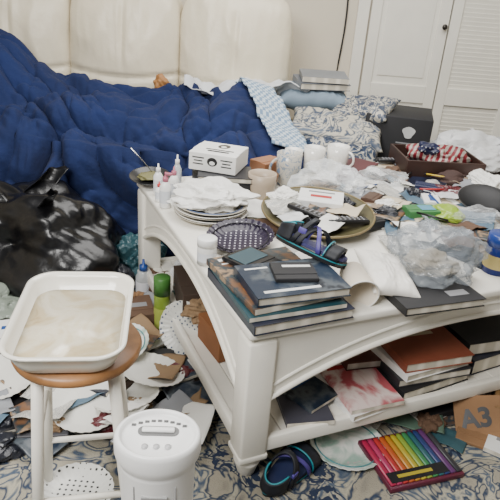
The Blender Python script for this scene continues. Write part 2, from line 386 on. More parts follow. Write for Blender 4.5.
for x in (.022,W-.022): b.box((x,L/2,SH-.014),(.022,L-.16,.05),bev=.004)
b.obj('shelf_rail',WHITE,table)
SZ=SH+.002; G2='books on the lower shelf'
tbook(46,13,SZ,.20,.25,.022,6,WCOV,'white magazine at the bottom of the small shelf stack',group=G2)
tbook(47,12,SZ+.023,.19,.24,.016,-3,PINKC,'pink and white covered magazine on the lower shelf',group=G2,hard=False,deco=[(-.1,.38,.6,.08,RED)])
tbook(57,26,SZ+.0395,.2,.18,.03,-8,DCOV if False else mat('cover_brown_red',(.10,.03,.02),.5),'brown-red hardcover behind the pink magazine',group=G2)
tbook(72,17,SZ,.30,.26,.036,5,BLACKM,'thick black hardcover at the bottom of the shelf stack',group=G2)
tbook(73,17,SZ+.037,.29,.25,.03,-4,mat('cover_charcoal',(.025,.025,.03),.4),'charcoal hardcover in the shelf stack',group=G2)
tbook(72,16,SZ+.068,.27,.23,.026,3,WCOV,'white-spined book in the shelf stack',group=G2)
tbook(73,15,SZ+.095,.26,.22,.034,-5,ORNG,'terracotta-covered book on top of the shelf stack',group=G2,deco=[(0,.2,.5,.08,mat('cream_print',(.5,.42,.3),.5))])
tbook(104,20,SZ,.28,.24,.06,4,DARKNAVY,'dark blue hardcover further along the shelf',group=G2)
tbook(104,20,SZ+.061,.26,.22,.05,-5,BLACKM,'black hardcover stacked on the blue shelf book',group=G2)
tbook(26,12,SZ,.15,.2,.018,-12,mat('cover_slate2',(.06,.06,.08),.5),'slate paperback on the shelf near the leg',group=G2,hard=False)
tbook(29,16,SZ+.019,.14,.18,.012,20,NIGHT,'dark booklet on the slate paperback',group=G2,hard=False,deco=[(0,.2,.6,.2,BLUEP)])
def carton(name,loc,size,rot,m,label,cat='box',deco=None,group=None,tilt=(0,0)):
    e=E(name,label,cat,loc,(tilt[0],tilt[1],rot),group); w,d,h=size
    b=B(); b.box((0,0,h/2),(w,d,h),bev=.002,seg=1); b.obj('box_body',m,e,False)
    b=B(); b.box((0,0,h+.0008),(w*.995,d*.49,.0016)); b.obj('box_flap',m,e,False)
    if deco:
        for (c,s,mm) in deco: B().box(c,s).obj('printed_panel',mm,e,False)
    return e
def tcart(name,u,v,z,size,rot,m,label,**k):
    x,y,_=tb(u,v); return carton(name,(x,y,z),size,TA+rot,m,label,**k)
ORC=mat('orange_card',(.22,.085,.03),.7); PUR=mat('purple_card',(.04,.025,.08),.6); DCARD=mat('dark_card',(.045,.027,.018),.8)
tcart('cardboard_box',14,50,SZ,(.13,.18,.10),5,ORC,'small orange-brown cardboard box on the lower shelf')
tcart('cardboard_box',16,80,SZ,(.2,.25,.12),-8,DCARD,'dark cardboard box further back on the lower shelf')
tcart('storage_box',22,32,SZ,(.13,.18,.07),8,PUR,'small dark purple box on the lower shelf behind the leg')
tcart('storage_box',45,55,SZ,(.34,.3,.2),3,DCARD,'dark brown box deep on the lower shelf')
tcart('storage_box',90,58,SZ,(.44,.3,.22),-6,BLACKM,'black box deep on the lower shelf')
# ---------------------------------------------------------------- cups, plates
def cup(loc,r,h,m,label,handle=True,name='mug',rot=0,taper=.85,group='mugs and cups on the table',fill=None):
    e=E(name,label,name,loc,rot,group)
    b=B(); w=.004
    b.lathe([(0,0),(r*taper*.9,0),(r*taper,.004),(r*.97,h*.6),(r,h),(r-w,h+.001),(r*.97-w,h*.6),(r*taper-w,.01),(0,.008)],36)
    b.obj('cup_body',m,e)
    if handle:
        pts=[(r*.92+math.sin(a)*r*.62,0,h*.52+math.cos(a)*h*.3) for a in [math.pi*i/12 for i in range(13)]]
        B().tube(pts,.006,8).obj('handle',m,e)
    if fill: B().lathe([(0,h*.7),(r*.93,h*.7)],30).obj('contents',fill,e)
    return e
COF=mat('coffee',(.05,.02,.01),.3)
x,y,z=tb(84,121); cup((x,y,z),.050,.115,CERAM,'plain white ceramic cup at the far edge of the table',rot=60,fill=COF)
x,y,z=tb(96.5,120); cup((x,y,z),.054,.12,CERAM,'white ceramic mug with handle at the far edge of the table',rot=-30)
x,y,z=tb(63,106); cup((x,y,z),.056,.14,art('blue_print_ceramic',[(0,(.2,.28,.4)),(.4,(.55,.52,.46)),(.52,(.25,.3,.36)),(.56,(.52,.5,.44))],scale=22,rough=.2,dist=1),'tall ceramic mug with faded blue print',rot=200)
x,y,z=tb(44,92); cup((x,y,z),.058,.105,mat('beige_ceramic',(.45,.36,.27),.4),'beige cup with dark contents beside the stacked plates',handle=False,name='cup',fill=COF)
x,y,z=tb(73,121); cup((x,y,z),.042,.11,CERAM,'small white cup squeezed between taller mugs',handle=False,name='cup',fill=BLACK)
x,y,z=tb(52,104); cup((x,y,z),.05,.06,mat('brown_ceramic',(.16,.08,.04),.3),'low brown bowl in front of the mugs',handle=False,name='bowl',taper=.6)
x,y,z=tb(36.5,8.5)
pc=E('paper_cup','white paper cup tipped on its side, open end showing','cup',(x,y,z+.048),(100,0,10))
B().lathe([(0,-.055),(.034,-.055),(.035,-.057),(.050,.055),(.052,.057),(.049,.057),(.033,-.05),(0,-.05)],36).obj('cup_body',mat('cup_paper',(.78,.70,.58),.6,var=.03),pc)
B().tube([(.0505*math.cos(a),.0505*math.sin(a),.056) for a in [2*math.pi*i/36 for i in range(37)]],.0024,6).obj('rim',PAPER,pc)
def plate(loc,r,m,label,rot=0,name='plate',depth=.018,group=None,flute=0,rim=None):
    e=E(name,label,'plate',loc,rot,group)
    b=B(); seg=112 if flute else 48
    b.lathe([(0,.002),(r*.62,.002),(r*.72,.006),(r*.98,depth),(r,depth+.001),(r,depth-.002),(r*.72,.002),(r*.6,0),(0,0)],seg)
    if flute:
        for v in b.bm.verts:
            rr=math.hypot(v.co.x,v.co.y)
            if rr>r*.7:
                a=math.atan2(v.co.y,v.co.x); k=1+flute*abs(math.sin(a*14)) 
                v.co.x*=k; v.co.y*=k; v.co.z+=.0012*math.sin(a*28)*(rr/r)
    b.obj('plate_body',m,e)
    if rim: B().tube([(r*.86*math.cos(a),r*.86*math.sin(a),depth*.62+.003) for a in [2*math.pi*i/60 for i in range(61)]],.0022,6).obj('rim_band',rim,e)
    return e
GP='stacked dinner plates'
x,y,z=tb(17,78)
for i in range(5):
    plate((x+.004*math.sin(i*2),y+.004*math.cos(i*3),z+i*.009),.135,CERAM if i%2 else mat('stoneware',(.55,.51,.43),.25),'dinner plate in the stack under the crumpled plastic bag',group=GP,rim=mat('blue_rim',(.1,.15,.3),.3) if i==4 else None)
DOILY=art('dotted_purple_black',[(0,(.50,.48,.55)),(.22,(.018,.012,.03))],scale=58,kind='voronoi',rand=0)
x,y,z=tb(18.5,52); plate((x,y,z+.008),.112,DOILY,'black scalloped bowl-shaped plate with white dot pattern',(6,-4,0),depth=.026,flute=.04,rim=mat('black_rim',(.01,.008,.015),.4))
x,y,z=tb(4,117); plate((x,y,z+.02),.085,mat('black_glaze',(.03,.03,.03),.3),'small dark dish with a spoon in it',(8,0,0),depth=.02)
fr_=B().blob(.05,.045,.012,7,.25,3,4).obj('food_residue',mat('food_green',(.16,.15,.06),.6)); fr_.location=(x,y,z+.03); tag(fr_,'dried food residue in the small dark dish','food')
def spoon(loc,rot,label,L_=.15):
    e=E('spoon',label,'spoon',loc,rot)
    m=mat('steel',(.5,.5,.5),.25,1.0)
    B().tube([(-L_/2,0,.004),(0,0,.006),(L_*.4,0,.003)],[.006,.004,.004],8,flat=.5).obj('spoon_handle',m,e)
    b=B(); b.lathe([(0,0),(.014,.001),(.02,.006),(.021,.007),(.014,.003),(0,.0015)],20,Matrix.Translation((L_*.5,0,0))@Matrix.Diagonal((1.4,1,1,1))); b.obj('spoon_bowl',m,e)
spoon((x-.03,y+.01,z+.085),(0,50,20),'steel spoon standing in the dark dish',.17)
x,y,z=tb(53,61); OL=mat('olive_glaze',(.085,.075,.035),.35,var=.25,vs=12)
pl=E('platter','large shallow olive-brown platter full of clutter','platter',(x,y,z+.015),(5,0,0))
B().lathe([(0,.004),(.10,.004),(.15,.02),(.205,.042),(.210,.043),(.208,.038),(.15,.012),(.10,0),(0,0)],60).obj('platter_body',OL,pl)
B().tube([(.208*math.cos(a),.208*math.sin(a),.042) for a in [2*math.pi*i/60 for i in range(61)]],.004,8).obj('rim',mat('gold_rim',(.22,.17,.08),.35,.3),pl)
def bottle(loc,r,h,m,capm,label,rot=0,nozzle=False,name='bottle',lid=False,lab=None):
    e=E(name,label,name.split('_')[-1],loc,rot)
    if lid:
        B().lathe([(0,0),(r,0),(r,h*.7),(r*.9,h*.75),(0,h*.75)],28).obj('jar_body',m,e)
        B().lathe([(0,h*.72),(r*1.04,h*.72),(r*1.04,h),(r*.95,h+.002),(0,h+.002)],36).obj('lid',capm,e)
    else:
        B().lathe([(0,0),(r*.9,0),(r,.006),(r,h*.6),(r*.55,h*.72),(r*.35,h*.76),(0,h*.76)],28).obj('bottle_body',m,e)
        b=B(); b.lathe([(0,h*.74),(r*.5,h*.74),(r*.5,h*.86),(r*.2,h*.88),(r*.14,h),(0,h)],20)
        if nozzle: b.box((r*.5,0,h*.95),(r*1.3,r*.5,h*.07),bev=.002)
        b.obj('cap',capm,e)
    B().lathe([(r*1.01,h*.15),(r*1.01,h*.5)],28).obj('bottle_label',lab or mat('label_blue_white',(.7,.73,.78),.5),e)
    return e
PINK=mat('pink_plastic',(.45,.14,.2),.35)
bottle(tb(3,90),.022,.14,PLASTW,PINK,'small white glue bottle with pink nozzle cap',nozzle=True)
bottle(tb(9,99),.02,.13,PLASTW,PINK,'white dropper bottle with pink tip beside the plates')
bottle(tb(4,104),.019,.13,PLASTW,PLASTW,'small white plastic bottle near the table edge')
bottle(tb(13,108),.018,.15,mat('clear_plastic',(.75,.8,.82),.15,alpha=.6),PLASTW,'slim clear bottle with white cap')
bottle(tb(2.5,97),.016,.08,PLASTW,mat('red_cap',(.5,.03,.03),.4),'tiny white bottle with red cap')
bottle(tb(2.5,41),.03,.085,mat('jar_white',(.8,.8,.78),.35),PLASTW,'white screw-top pill jar next to the books',name='jar',lid=True)
BJ=mat('deep_blue_plastic',(.008,.022,.16),.3)
bottle(tb(93,11),.045,.13,BJ,mat('blue_cap',(.012,.04,.22),.3),'deep blue jar with yellow label at the table edge',name='jar',lid=True,lab=mat('yellow_label',(.5,.4,.15),.5))
x,y,_=tb(31,103)
carton('storage_box',(x,y,TZ+.001),(.24,.19,.065),10,BLACKM,'flat black box under the white carton')
book(x+.01,y-.01,TZ+.068,.22,.17,.022,4,mat('cover_black',(.015,.015,.02),.3),'black hardcover between the carton and the black box')
x,y,_=tb(31,108)
wc=carton('cardboard_carton',(x,y,TZ+.092),(.20,.18,.075),-14,mat('carton_white',(.82,.82,.80),.5,var=.02),'white cardboard carton with small dark emblem and fine print')
Mt=Matrix.Translation((0,0,0))
def dd(rx,ry,z,cx,cy,M,n=24): return B().prism([(cx+rx*math.cos(2*math.pi*i/n),cy+ry*math.sin(2*math.pi*i/n)) for i in range(n)],z,z+.0005,M)
Mf=Matrix.Translation((0,-.0902,.036))@Matrix.Rotation(R(90),4,'X')
dd(.022,.018,.0,.0,.006,Mf).obj('emblem',BLACK,wc,False)
dd(.012,.008,.0007,.0,.001,Mf).obj('emblem_center',PLASTW,wc,False)
dd(.026,.032,.0762,.01,.035,Mt).obj('emblem',BLACK,wc,False)
dd(.012,.012,.0768,.01,.028,Mt).obj('emblem_center',PLASTW,wc,False)
for sx in (-.06,.06):
    for i,wd in enumerate((.05,.036,.044)): B().box((sx,-.0903,.054-.013*i),(wd,.0006,.005)).obj('printed_line',BLACKM,wc,False)
for i,wd in enumerate((.12,.09)): B().box((.01,-.025-.022*i,.0769),(wd,.011,.0006)).obj('printed_line',BLACKM,wc,False)
tcart('plastic_tub',58,117,TZ+.001,(.13,.10,.08),20,mat('tan_plastic',(.30,.13,.06),.4),'tan plastic tub behind the cups')
# bags and crumples
def crumple(name,loc,size,seed,m,label,cat,amp=.25,freq=3.4,rot=0,sub=5,flat=.5,ears=0,group=None,smooth=False,low=.6):
    sx,sy,sz=[s/2 for s in size]
    e_=B(); e_.blob(sx,sy,sz*1.3,seed,amp,freq,sub,flat,low)
    if not ears:
        return tag(e_.obj(name,m,None,loc=loc,rot=(0,0,rot),smooth=smooth),label,cat,group)
    e=E(name,label,cat,loc,rot,group); e_.obj('bag_body',m,e,smooth=smooth)
    for k in range(ears):
        a=k*2.2+seed
        def f(s,t):
            rad=.25*sx*(1-.6*math.sin(t*math.pi/2))*(1+.5*t); an=a+s*2.4
            P=Vector((rad*math.cos(an)+t*.6*sx*math.cos(a),rad*math.sin(an)+t*.6*sy*math.sin(a),sz*1.5+t*sz*.6))
            return P+Vector((1,1,1))*.012*crum(P*10,seed+k,3)
        B().grid(f,20,14).obj('bag_handle',m,e,solid=.0008,smooth=smooth)
    return e
x,y,_=tb(17,80)
crumple('plastic_bag',(x+.01,y,TZ+.045),(.28,.22,.075),11,mat('white_bag_film',(.82,.81,.78),.35),'crumpled white plastic bag lying on the plate stack','bag',amp=.36,freq=3.2)
CLEAR=mat('clear_film',(.88,.9,.91),.08,alpha=.25)
x,y,_=tb(76,94); crumple('plastic_bag',(x,y,TZ+.004),(.30,.24,.11),21,mat('clear_film_thick',(.84,.87,.89),.08,alpha=.4),'crumpled clear plastic bag behind the platter','bag',amp=.38,freq=3.6)
GREYB=mat('grey_bag_film',(.36,.40,.44),.12,alpha=.36)
x,y,_=tb(67,13); crumple('plastic_bag',(x,y,TZ+.028),(.28,.23,.15),31,GREYB,'translucent grey plastic shopping bag on top of a book','bag',amp=.34,freq=4.2,ears=2,smooth=True)
crumple('paper_bundle',(x,y,TZ+.03),(.15,.12,.06),32,mat('beige_bundle',(.5,.45,.36),.7),'crumpled beige wrapping inside the grey bag','paper',amp=.3)
x,y,_=tb(49.5,12); pillow('paper_packet',.15,.24,.06,mat('packet_white',(.82,.79,.73),.4),(x,y,TZ+.045),(6,8,8),'smooth white paper packet beside the tipped cup',21,'packet',.5)
x,y,_=tb(58,68)
carton('packet',(x,y,TZ+.055),(.17,.12,.03),-8,PLASTW,'white packet with red print on the platter',cat='packet',deco=[((0,-.01,.0325),(.08,.02,.001),RED),((0,.03,.0325),(.1,.01,.001),GREYP)],tilt=(4,0))
NEWS=art('newsprint',[(0,(.38,.38,.36)),(.5,(.58,.56,.51)),(.58,(.18,.18,.19)),(.62,(.58,.56,.5))],scale=30,stretch=(1,6,1))
CREAMP=mat('cream_paper',(.58,.5,.37),.7); LEAFB=mat('blue_leaflet',(.08,.14,.20),.5); GRP=mat('grey_paper',(.26,.27,.29),.7); TANP=mat('tan_paper',(.25,.16,.085),.8); BRC=mat('brown_card',(.11,.06,.035),.8)
BEIL=mat('beige_leaflet',(.28,.21,.15),.6)
DKF=mat('dark_film',(.02,.022,.03),.3)
PG='loose papers on the table'
crumple('tissue',tb(46,74,TZ+.05),(.13,.1,.05),51,PAPER,'crumpled white tissue in the platter','tissue',amp=.35)
crumple('snack_wrapper',tb(52,53,TZ+.03),(.12,.09,.03),53,mat('dark_foil',(.04,.04,.05),.25),'dark foil snack wrapper in the platter','wrapper',amp=.35)
crumple('snack_wrapper',tb(66,66,TZ+.05),(.09,.07,.03),56,DKF,'dark wrapper in the platter','wrapper',amp=.35)
for i,(u,v,w,d,r,m,l) in enumerate(((42,66,.13,.10,20,NEWS,'printed wrapper'),(63,57,.12,.10,-30,CREAMP,'cream wrapper paper'),(50,48,.11,.07,50,PAPER,'white wrapper strip'),(55,60,.14,.12,75,CITY,'dark glossy packaging'),(40,56,.09,.08,-60,WRAPW,'thin plastic wrapper'),(49,68,.12,.09,15,GRP,'grey packaging card'))):
    sheet('paper_sheet',w,d,700+i,.03,10,m,tb(u,v,TZ+.045),(rn_ if False else 6,-5,r),l+' inside the olive platter','paper',20,group=PG)
def remote(loc,rot,label,L_=.17):
    e=E('remote_control',label,'remote',loc,rot); B().box((0,0,.01),(.045,L_,.018),bev=.006).obj('remote_body',BLACK,e)
    b=B()
    for i in range(3):
        for j in range(7): b.lathe([(0,.0185),(.004,.0185),(.004,.0205),(0,.021)],8,Matrix.Translation((-.012+.012*i,-L_*.36+j*L_*.11,0)))
    b.obj('buttons',mat('grey_rubber',(.3,.3,.32),.6),e)
remote(tb(47,57,TZ+.06),(5,6,60),'black remote control lying in the platter')
remote(tb(58,49,TZ+.05),(4,0,110),'black remote control at the platter rim')
remote(tb(127,118,TZ+.03),(0,0,100),'black remote control lying on papers',.15)
pap=[(110,84,.2,.26,30,PAPER,'white sheet of paper'),(125,84,.2,.28,-15,PAPER,'creased white letter'),(140,78,.28,.3,10,NEWS,'printed newspaper page'),
 (96,70,.22,.16,20,NEWS,'printed envelope'),(84,48,.16,.2,-30,LEAFB,'blue leaflet'),(112,40,.25,.2,15,CREAMP,'cream sheet of paper'),(95,37,.2,.14,-10,CITY,'glossy photo leaflet'),
 (135,100,.2,.25,45,PAPER,'white folded paper'),(108,104,.16,.22,-35,GRP,'grey printed card'),(86,80,.14,.1,5,BRC,'brown card'),(128,66,.24,.2,-25,CREAMP,'cream paper with a fold'),(145,50,.25,.2,0,PAPER,'plain white sheet of paper'),(80,36,.16,.1,40,WCOV,'white receipt strip'),(30,92,.2,.14,30,PAPER,'white paper beside the bottles'),(36,76,.12,.16,-20,PAPER,'white note beside the plates'),(106,20,.18,.24,-5,BEIL,'beige leaflet'),
 (75,62,.12,.16,60,BRC,'brown paper scrap'),(100,84,.16,.2,-50,CREAMP,'cream receipt'),(118,58,.2,.14,35,LEAFB,'blue printed flyer'),(138,62,.18,.24,70,NEWS,'torn newspaper strip'),(92,95,.16,.1,15,GRP,'grey receipt'),(115,72,.14,.2,80,PAPER,'folded white note'),(120,30,.2,.26,25,NEWS,'printed magazine page'),(28,112,.14,.1,10,BRC,'brown paper scrap near bottles'),
 (72,34,.12,.16,-15,NEWS,'printed paper strip'),(34,62,.10,.12,25,BRC,'brown paper napkin'),(38,40,.14,.12,-5,NEWS,'printed flyer beside the platter'),(78,76,.18,.14,70,NEWS,'newspaper scrap'),(112,96,.2,.14,-10,CITY,'glossy postcard'),(88,58,.18,.14,-60,CREAMP,'cream notecard'),(132,45,.2,.16,55,CITY,'glossy brochure'),(102,66,.16,.2,10,PAPER,'creased white paper'),(84,104,.18,.14,35,PAPER,'white paper napkin'),(33,30,.1,.14,15,PAPER,'white slip beside the books')]
for i,(u,v,w,d,r,m,l) in enumerate(pap):
    sheet('paper_sheet',w,d,i+1,.016,9,m,tb(u,v,TZ+.002+.002*(i%5)),TA+r,l+' among the table clutter','paper',22,group=PG)
# second, higher layer of mail and wrappers
rn=random.Random(31)
kinds=[(PAPER,'white envelope'),(NEWS,'printed flyer'),(CREAMP,'cream receipt'),(GRP,'grey printed card'),(CITY,'glossy dark leaflet'),(WRAPW,'thin plastic wrapper sheet'),(BRC,'brown paper scrap'),(LEAFB,'blue printed card'),(PAPER,'white receipt'),(BEIL,'beige leaflet')]
k=0
while k<40:
    u=rn.uniform(68,148); v=rn.uniform(26,116)
    if v<34 and u<84: continue
    if u<78 and v<86: continue
    if u>124 and v>92: continue
    if math.hypot(u-128,v-56)<14 or math.hypot(u-102,v-54)<13 or (v>104 and u<112): continue
    m,l=kinds[k%len(kinds)]
    sheet('paper_sheet',rn.uniform(.08,.17),rn.uniform(.08,.16),200+k,.02,10,m,tb(u,v,TZ+.012+.003*(k%6)),(rn.uniform(-8,8),rn.uniform(-8,8),rn.uniform(0,180)),l+' lying on top of the table clutter','paper',18,group=PG)
    k+=1
tcart('tea_box',97,56,TZ+.012,(.13,.08,.035),-12,mat('green_card',(.05,.2,.06),.5),'green and blue snack box lying on papers',deco=[((.02,0,.037),(.06,.05,.001),mat('sky_print',(.1,.3,.42),.5))])
tcart('pill_box',86,74,TZ+.012,(.10,.06,.03),35,mat('brown_gloss',(.08,.04,.025),.4),'small brown box among the papers')
tcart('pill_box',120,80,TZ+.016,(.12,.07,.03),-40,mat('navy_gloss',(.015,.022,.07),.4),'small navy box among the papers')
tcart('pill_box',72,52,TZ+.008,(.08,.05,.03),10,BLACKM,'small black box near the platter')
tcart('pill_box',110,66,TZ+.016,(.11,.07,.025),60,PLASTW,'small white box on the papers',deco=[((0,0,.0272),(.07,.02,.001),BLUEP)])
tcart('pill_box',92,100,TZ+.012,(.12,.08,.03),-18,mat('wine_card',(.08,.015,.02),.5),'small wine-red box in front of the mugs')
crumple('snack_pouch',tb(107,53,TZ+.012),(.12,.15,.05),61,mat('lime_foil',(.28,.42,.04),.25),'lime green foil snack pouch','pouch',amp=.2,freq=2,rot=30)
crumple('tissue',tb(88,66,TZ+.01),(.1,.08,.04),62,PAPER,'crumpled white tissue among papers','tissue',amp=.35)
crumple('plastic_bag',tb(118,46,TZ+.012),(.24,.18,.05),63,CLEAR,'flattened clear plastic wrapper on papers','bag',amp=.4,freq=3)
crumple('plastic_bag',tb(104,96,TZ+.012),(.22,.18,.06),163,CLEAR,'clear plastic wrapper in front of the mugs','bag',amp=.4,freq=3)
for a in ((126,74,(.13,.1,.04),64,mat('maroon_film',(.10,.015,.02),.35),'maroon snack wrapper on papers'),(82,60,(.1,.08,.035),65,DKF,'dark plastic wrapper near the platter'),(133,108,(.16,.1,.05),66,DKF,'dark plastic wrapper beside the tray'),
 (108,76,(.1,.08,.035),67,DKF,'small dark wrapper on letters'),(117,104,(.1,.08,.04),69,BRC,'brown wrapper beside the booklet'),(137,70,(.12,.09,.04),70,mat('blue_foil',(.02,.045,.13),.3),'blue foil wrapper on newspaper')):
    crumple('snack_wrapper',tb(a[0],a[1],TZ+.013),a[2],a[3],a[4],a[5],'wrapper',amp=.35)
x,y,_=tb(128,54)
gc=E('glasses_case','open black clamshell glasses case with a pale inner edge','case',(x,y,TZ+.055),(48,0,TA-70))
S2=Matrix.Diagonal((1.85,1.0,1,1))
b=B(); b.lathe([(0,0),(.05,0),(.062,.01),(.062,.022),(0,.022)],40,S2); b.obj('case_base',BLACK,gc)
b=B(); b.lathe([(0,.055),(.04,.05),(.058,.035),(.062,.026),(0,.026)],40,S2); b.obj('case_lid',BLACKM,gc)
b=B(); b.lathe([(0,.022),(.063,.022),(.063,.026),(0,.026)],40,S2); b.obj('case_seam',GREYP,gc)
x,y,_=tb(144,106)
tray=E('wooden_tray','dark brown deep tray holding folded cloth','tray',(x,y,TZ+.001),TA-20)
BR=mat('dark_brown_wood',(.035,.014,.010),.5,var=.2)
b=B(); b.box((0,0,.006),(.38,.30,.012))
for sx,sy,w,d in ((0,.144,.38,.012),(0,-.144,.38,.012),(.184,0,.012,.28),(-.184,0,.012,.28)): b.box((sx,sy,.05),(w,d,.10),bev=.002)
b.obj('tray_body',BR,tray,False)
flag=E('folded_flag','folded cloth with red and white stripes and starred blue corner','flag',(x,y,TZ+.06),TA-35)
STR=art('flag_stripes',[(0,(.17,.012,.02)),(.55,(.34,.31,.27))],scale=12,kind='wave',dist=2.5,rot=20,stretch=(1,1,.3))
B().blob(.125,.095,.055,71,.34,3.2,5,.5).obj('striped_cloth',STR,flag)
B().blob(.06,.055,.032,72,.3,3,4,.5).obj('starred_canton',art('flag_stars',[(0,(.45,.45,.45)),(.2,(.010,.014,.05))],scale=55,kind='voronoi',rand=0),flag,loc=(-.045,-.02,.045))
crumple('cloth_bundle',tb(140,90,TZ+.002),(.2,.12,.06),75,mat('brown_cloth',(.05,.025,.02),.8),'dark brown cloth bundle beside the tray','cloth',amp=.3,smooth=True)
crumple('paper_bundle',tb(152,80,TZ+.004),(.16,.26,.08),76,PAPER,'bundle of crumpled white paper beside the tray','paper',amp=.3)
def pen(loc,rot,m,label):
    e=E('pen',label,'pen',loc,rot,'loose pens on the table')
    B().tube([(-.06,0,.004),(.06,0,.004)],.0038,10).obj('pen_barrel',m,e); B().tube([(.06,0,.004),(.072,0,.004)],[.0036,.0008],10).obj('pen_tip',BLACK,e)
for u,v,r,m,l in ((90,84,40,BLUEP,'blue'),(103,92,120,BLACK,'black'),(118,75,10,RED,'red'),(76,42,75,BLACK,'black'),(134,90,160,YEL,'yellow'),(110,64,95,BLUEP,'blue'),(124,98,60,BLACK,'black'),(96,48,150,BLACK,'black')):
    pen(tb(u,v,TZ+.04),r,m,l+' ballpoint pen lying on loose papers')
# ---------------------------------------------------------------- sandals
def sandal(loc,rot,label,m1,m2,m3,m4,sc=1.0):
    e=E('sandal',label,'sandal',loc,rot,'strappy sandals'); e.scale=(sc,)*3
    def hw(y): 
        t=(y+.1)/.2; return max(.004,(.027+.015*math.sin(t*2.6-.4))*min(1,math.sqrt(max(0,1-((y)/.1001)**6))))
    N=30; ys=[-.1+.2*i/N for i in range(N+1)]
    P=[(hw(y),y) for y in ys]+[(-hw(y),y) for y in reversed(ys)]
    B().prism(P,0,.018).obj('outsole',BLACK,e,False,bevel=.003)
    B().prism([(x*1.03,y*1.01) for x,y in P],.010,.013).obj('midsole_stripe',m3,e,False)
    B().prism([(x*.95,y*.97) for x,y in P],.018,.026).obj('footbed',m2,e,False)
    def ribbon(y0,y1,wd,h,m,name='strap',th=.004,bow=0):
        def f(s,t):
            a=math.pi*s; yc=y0+(y1-y0)*s+bow*math.sin(a); y=yc+(t-.5)*wd; k=hw(max(-.095,min(.095,y0+(y1-y0)*s)))+.003
            return Vector((k*math.cos(a),y,.016+h*math.sin(a)**.75))
        B().grid(f,24,4).obj(name,m,e,solid=th)
    ribbon(.064,.060,.036,.028,m1,bow=.006); ribbon(.044,.040,.003,.034,m3,'strap_piping',.004,.006)
    ribbon(-.030,.034,.014,.050,m1); ribbon(.030,-.034,.012,.053,m4)
    def heel(s,t):
        a=math.pi*(1+s); return Vector((.031*math.cos(a)*(1-.05*t),-.052+.046*math.sin(a)*(1-.08*t),.014+t*(.034+.014*abs(math.cos(a))**3)))
    B().grid(heel,24,6).obj('heel_counter',m1,e,solid=.005)
    B().tube([tuple(heel(i/24,1)) for i in range(25)],.0025,8).obj('heel_piping',m3,e)
    ribbon(-.046,-.040,.014,.070,m1,'ankle_strap',.005,.03)
    B().box((.034,-.03,.052),(.007,.022,.016),bev=.002).obj('buckle',m4,e)
MESHB=mat('black_mesh_fabric',(.008,.010,.016),.6,var=.3,vs=60); TPIP=mat('teal_piping',(.01,.22,.27),.4); PURP=mat('purple_lining',(.03,.03,.13),.5); PUR2=mat('purple_strap',(.07,.05,.26),.5)
x,y,_=tb(28,22); sandal((x,y,TZ+.092),(-10,-16,TA+222),'black, teal and purple strappy sandal on the book stack',MESHB,PURP,TPIP,PUR2,1.15)
sandal(fl(.165,1.275),(0,8,-38),'black and teal strappy sandal on the rug by the table leg',MESHB,mat('navy_footbed',(.012,.02,.07),.6),TPIP,PUR2,1.15)
sandal(fl(.93,1.80,.03),(0,0,-70),'dark sandal lying on an envelope',BLACKM,mat('tan_strap',(.15,.09,.05),.6),BLACK,BLACKM,1.0)
tcart('game_case',11,25,TZ+.066,(.12,.14,.014),24,BLACK,'black plastic game case lying on the books',cat='case',deco=[((0,.02,.0165),(.1,.07,.001),mat('dark_teal_print',(.03,.07,.09),.4))])
tcart('game_case',17,11,TZ+.093,(.12,.10,.012),-14,BLACKM,'thin black case lying on the books',cat='case',deco=[((.01,.02,.0145),(.08,.012,.001),WCOV)])
# ---------------------------------------------------------------- behind the table
bx=E('speaker_box','tall black box with white emblem beside the sofa arm','box',(.79,3.40,FZ),-12)
B().box((0,0,.365),(.36,.36,.73),bev=.006).obj('box_body',mat('black_matte_card',(.008,.008,.010),.7),bx)
b=B(); b.prism([(.032*math.cos(a)*(1+.2*math.sin(3*a)),.032*math.sin(a)) for a in [2*math.pi*i/30 for i in range(30)]],0,.002,Matrix.Translation((.06,-.181,.65))@Matrix.Rotation(R(90),4,'X')); b.obj('emblem',mat('emblem_white',(.5,.5,.5),.5),bx,False)
for i in range(3): B().box((.06,-.1815,.59-.02*i),(.12-.03*i,.002,.007)).obj('printed_line',GREYP,bx,False)
carton('cardboard_box',(1.32,3.28,FZ),(.56,.45,.48),8,DCARD,'large dark brown cardboard box behind the table')
crumple('plastic_bag',(1.22,3.26,.425),(.54,.32,.17),81,mat('white_bag2',(.80,.81,.82),.25,alpha=.7),'crumpled white plastic bag on the large cardboard box','bag',amp=.32,freq=3.2,ears=2)
crumple('cloth_bundle',(1.5,2.75,FZ),(.5,.45,.5),82,mat('grey_cloth',(.14,.14,.15),.8),'grey cloth heap on the floor past the table','cloth',amp=.3,smooth=True)
book(.34,3.58,.745,.30,.2,.035,12,mat('cover_grey',(.12,.13,.15),.4),'grey book lying on the pillow by the sofa back',tilt=(6,0))
book(.35,3.57,.785,.27,.18,.03,4,mat('cover_slate',(.18,.19,.20),.5),'slate grey paperback on top of the grey book',hard=False,tilt=(6,0))
tag(B().tube([(.52+.01*math.sin(i*.7),4.335,2.2-.1*i) for i in range(20)],.006,8).obj('power_cord',BLACKM),'thin black cord hanging down the wall','cord')
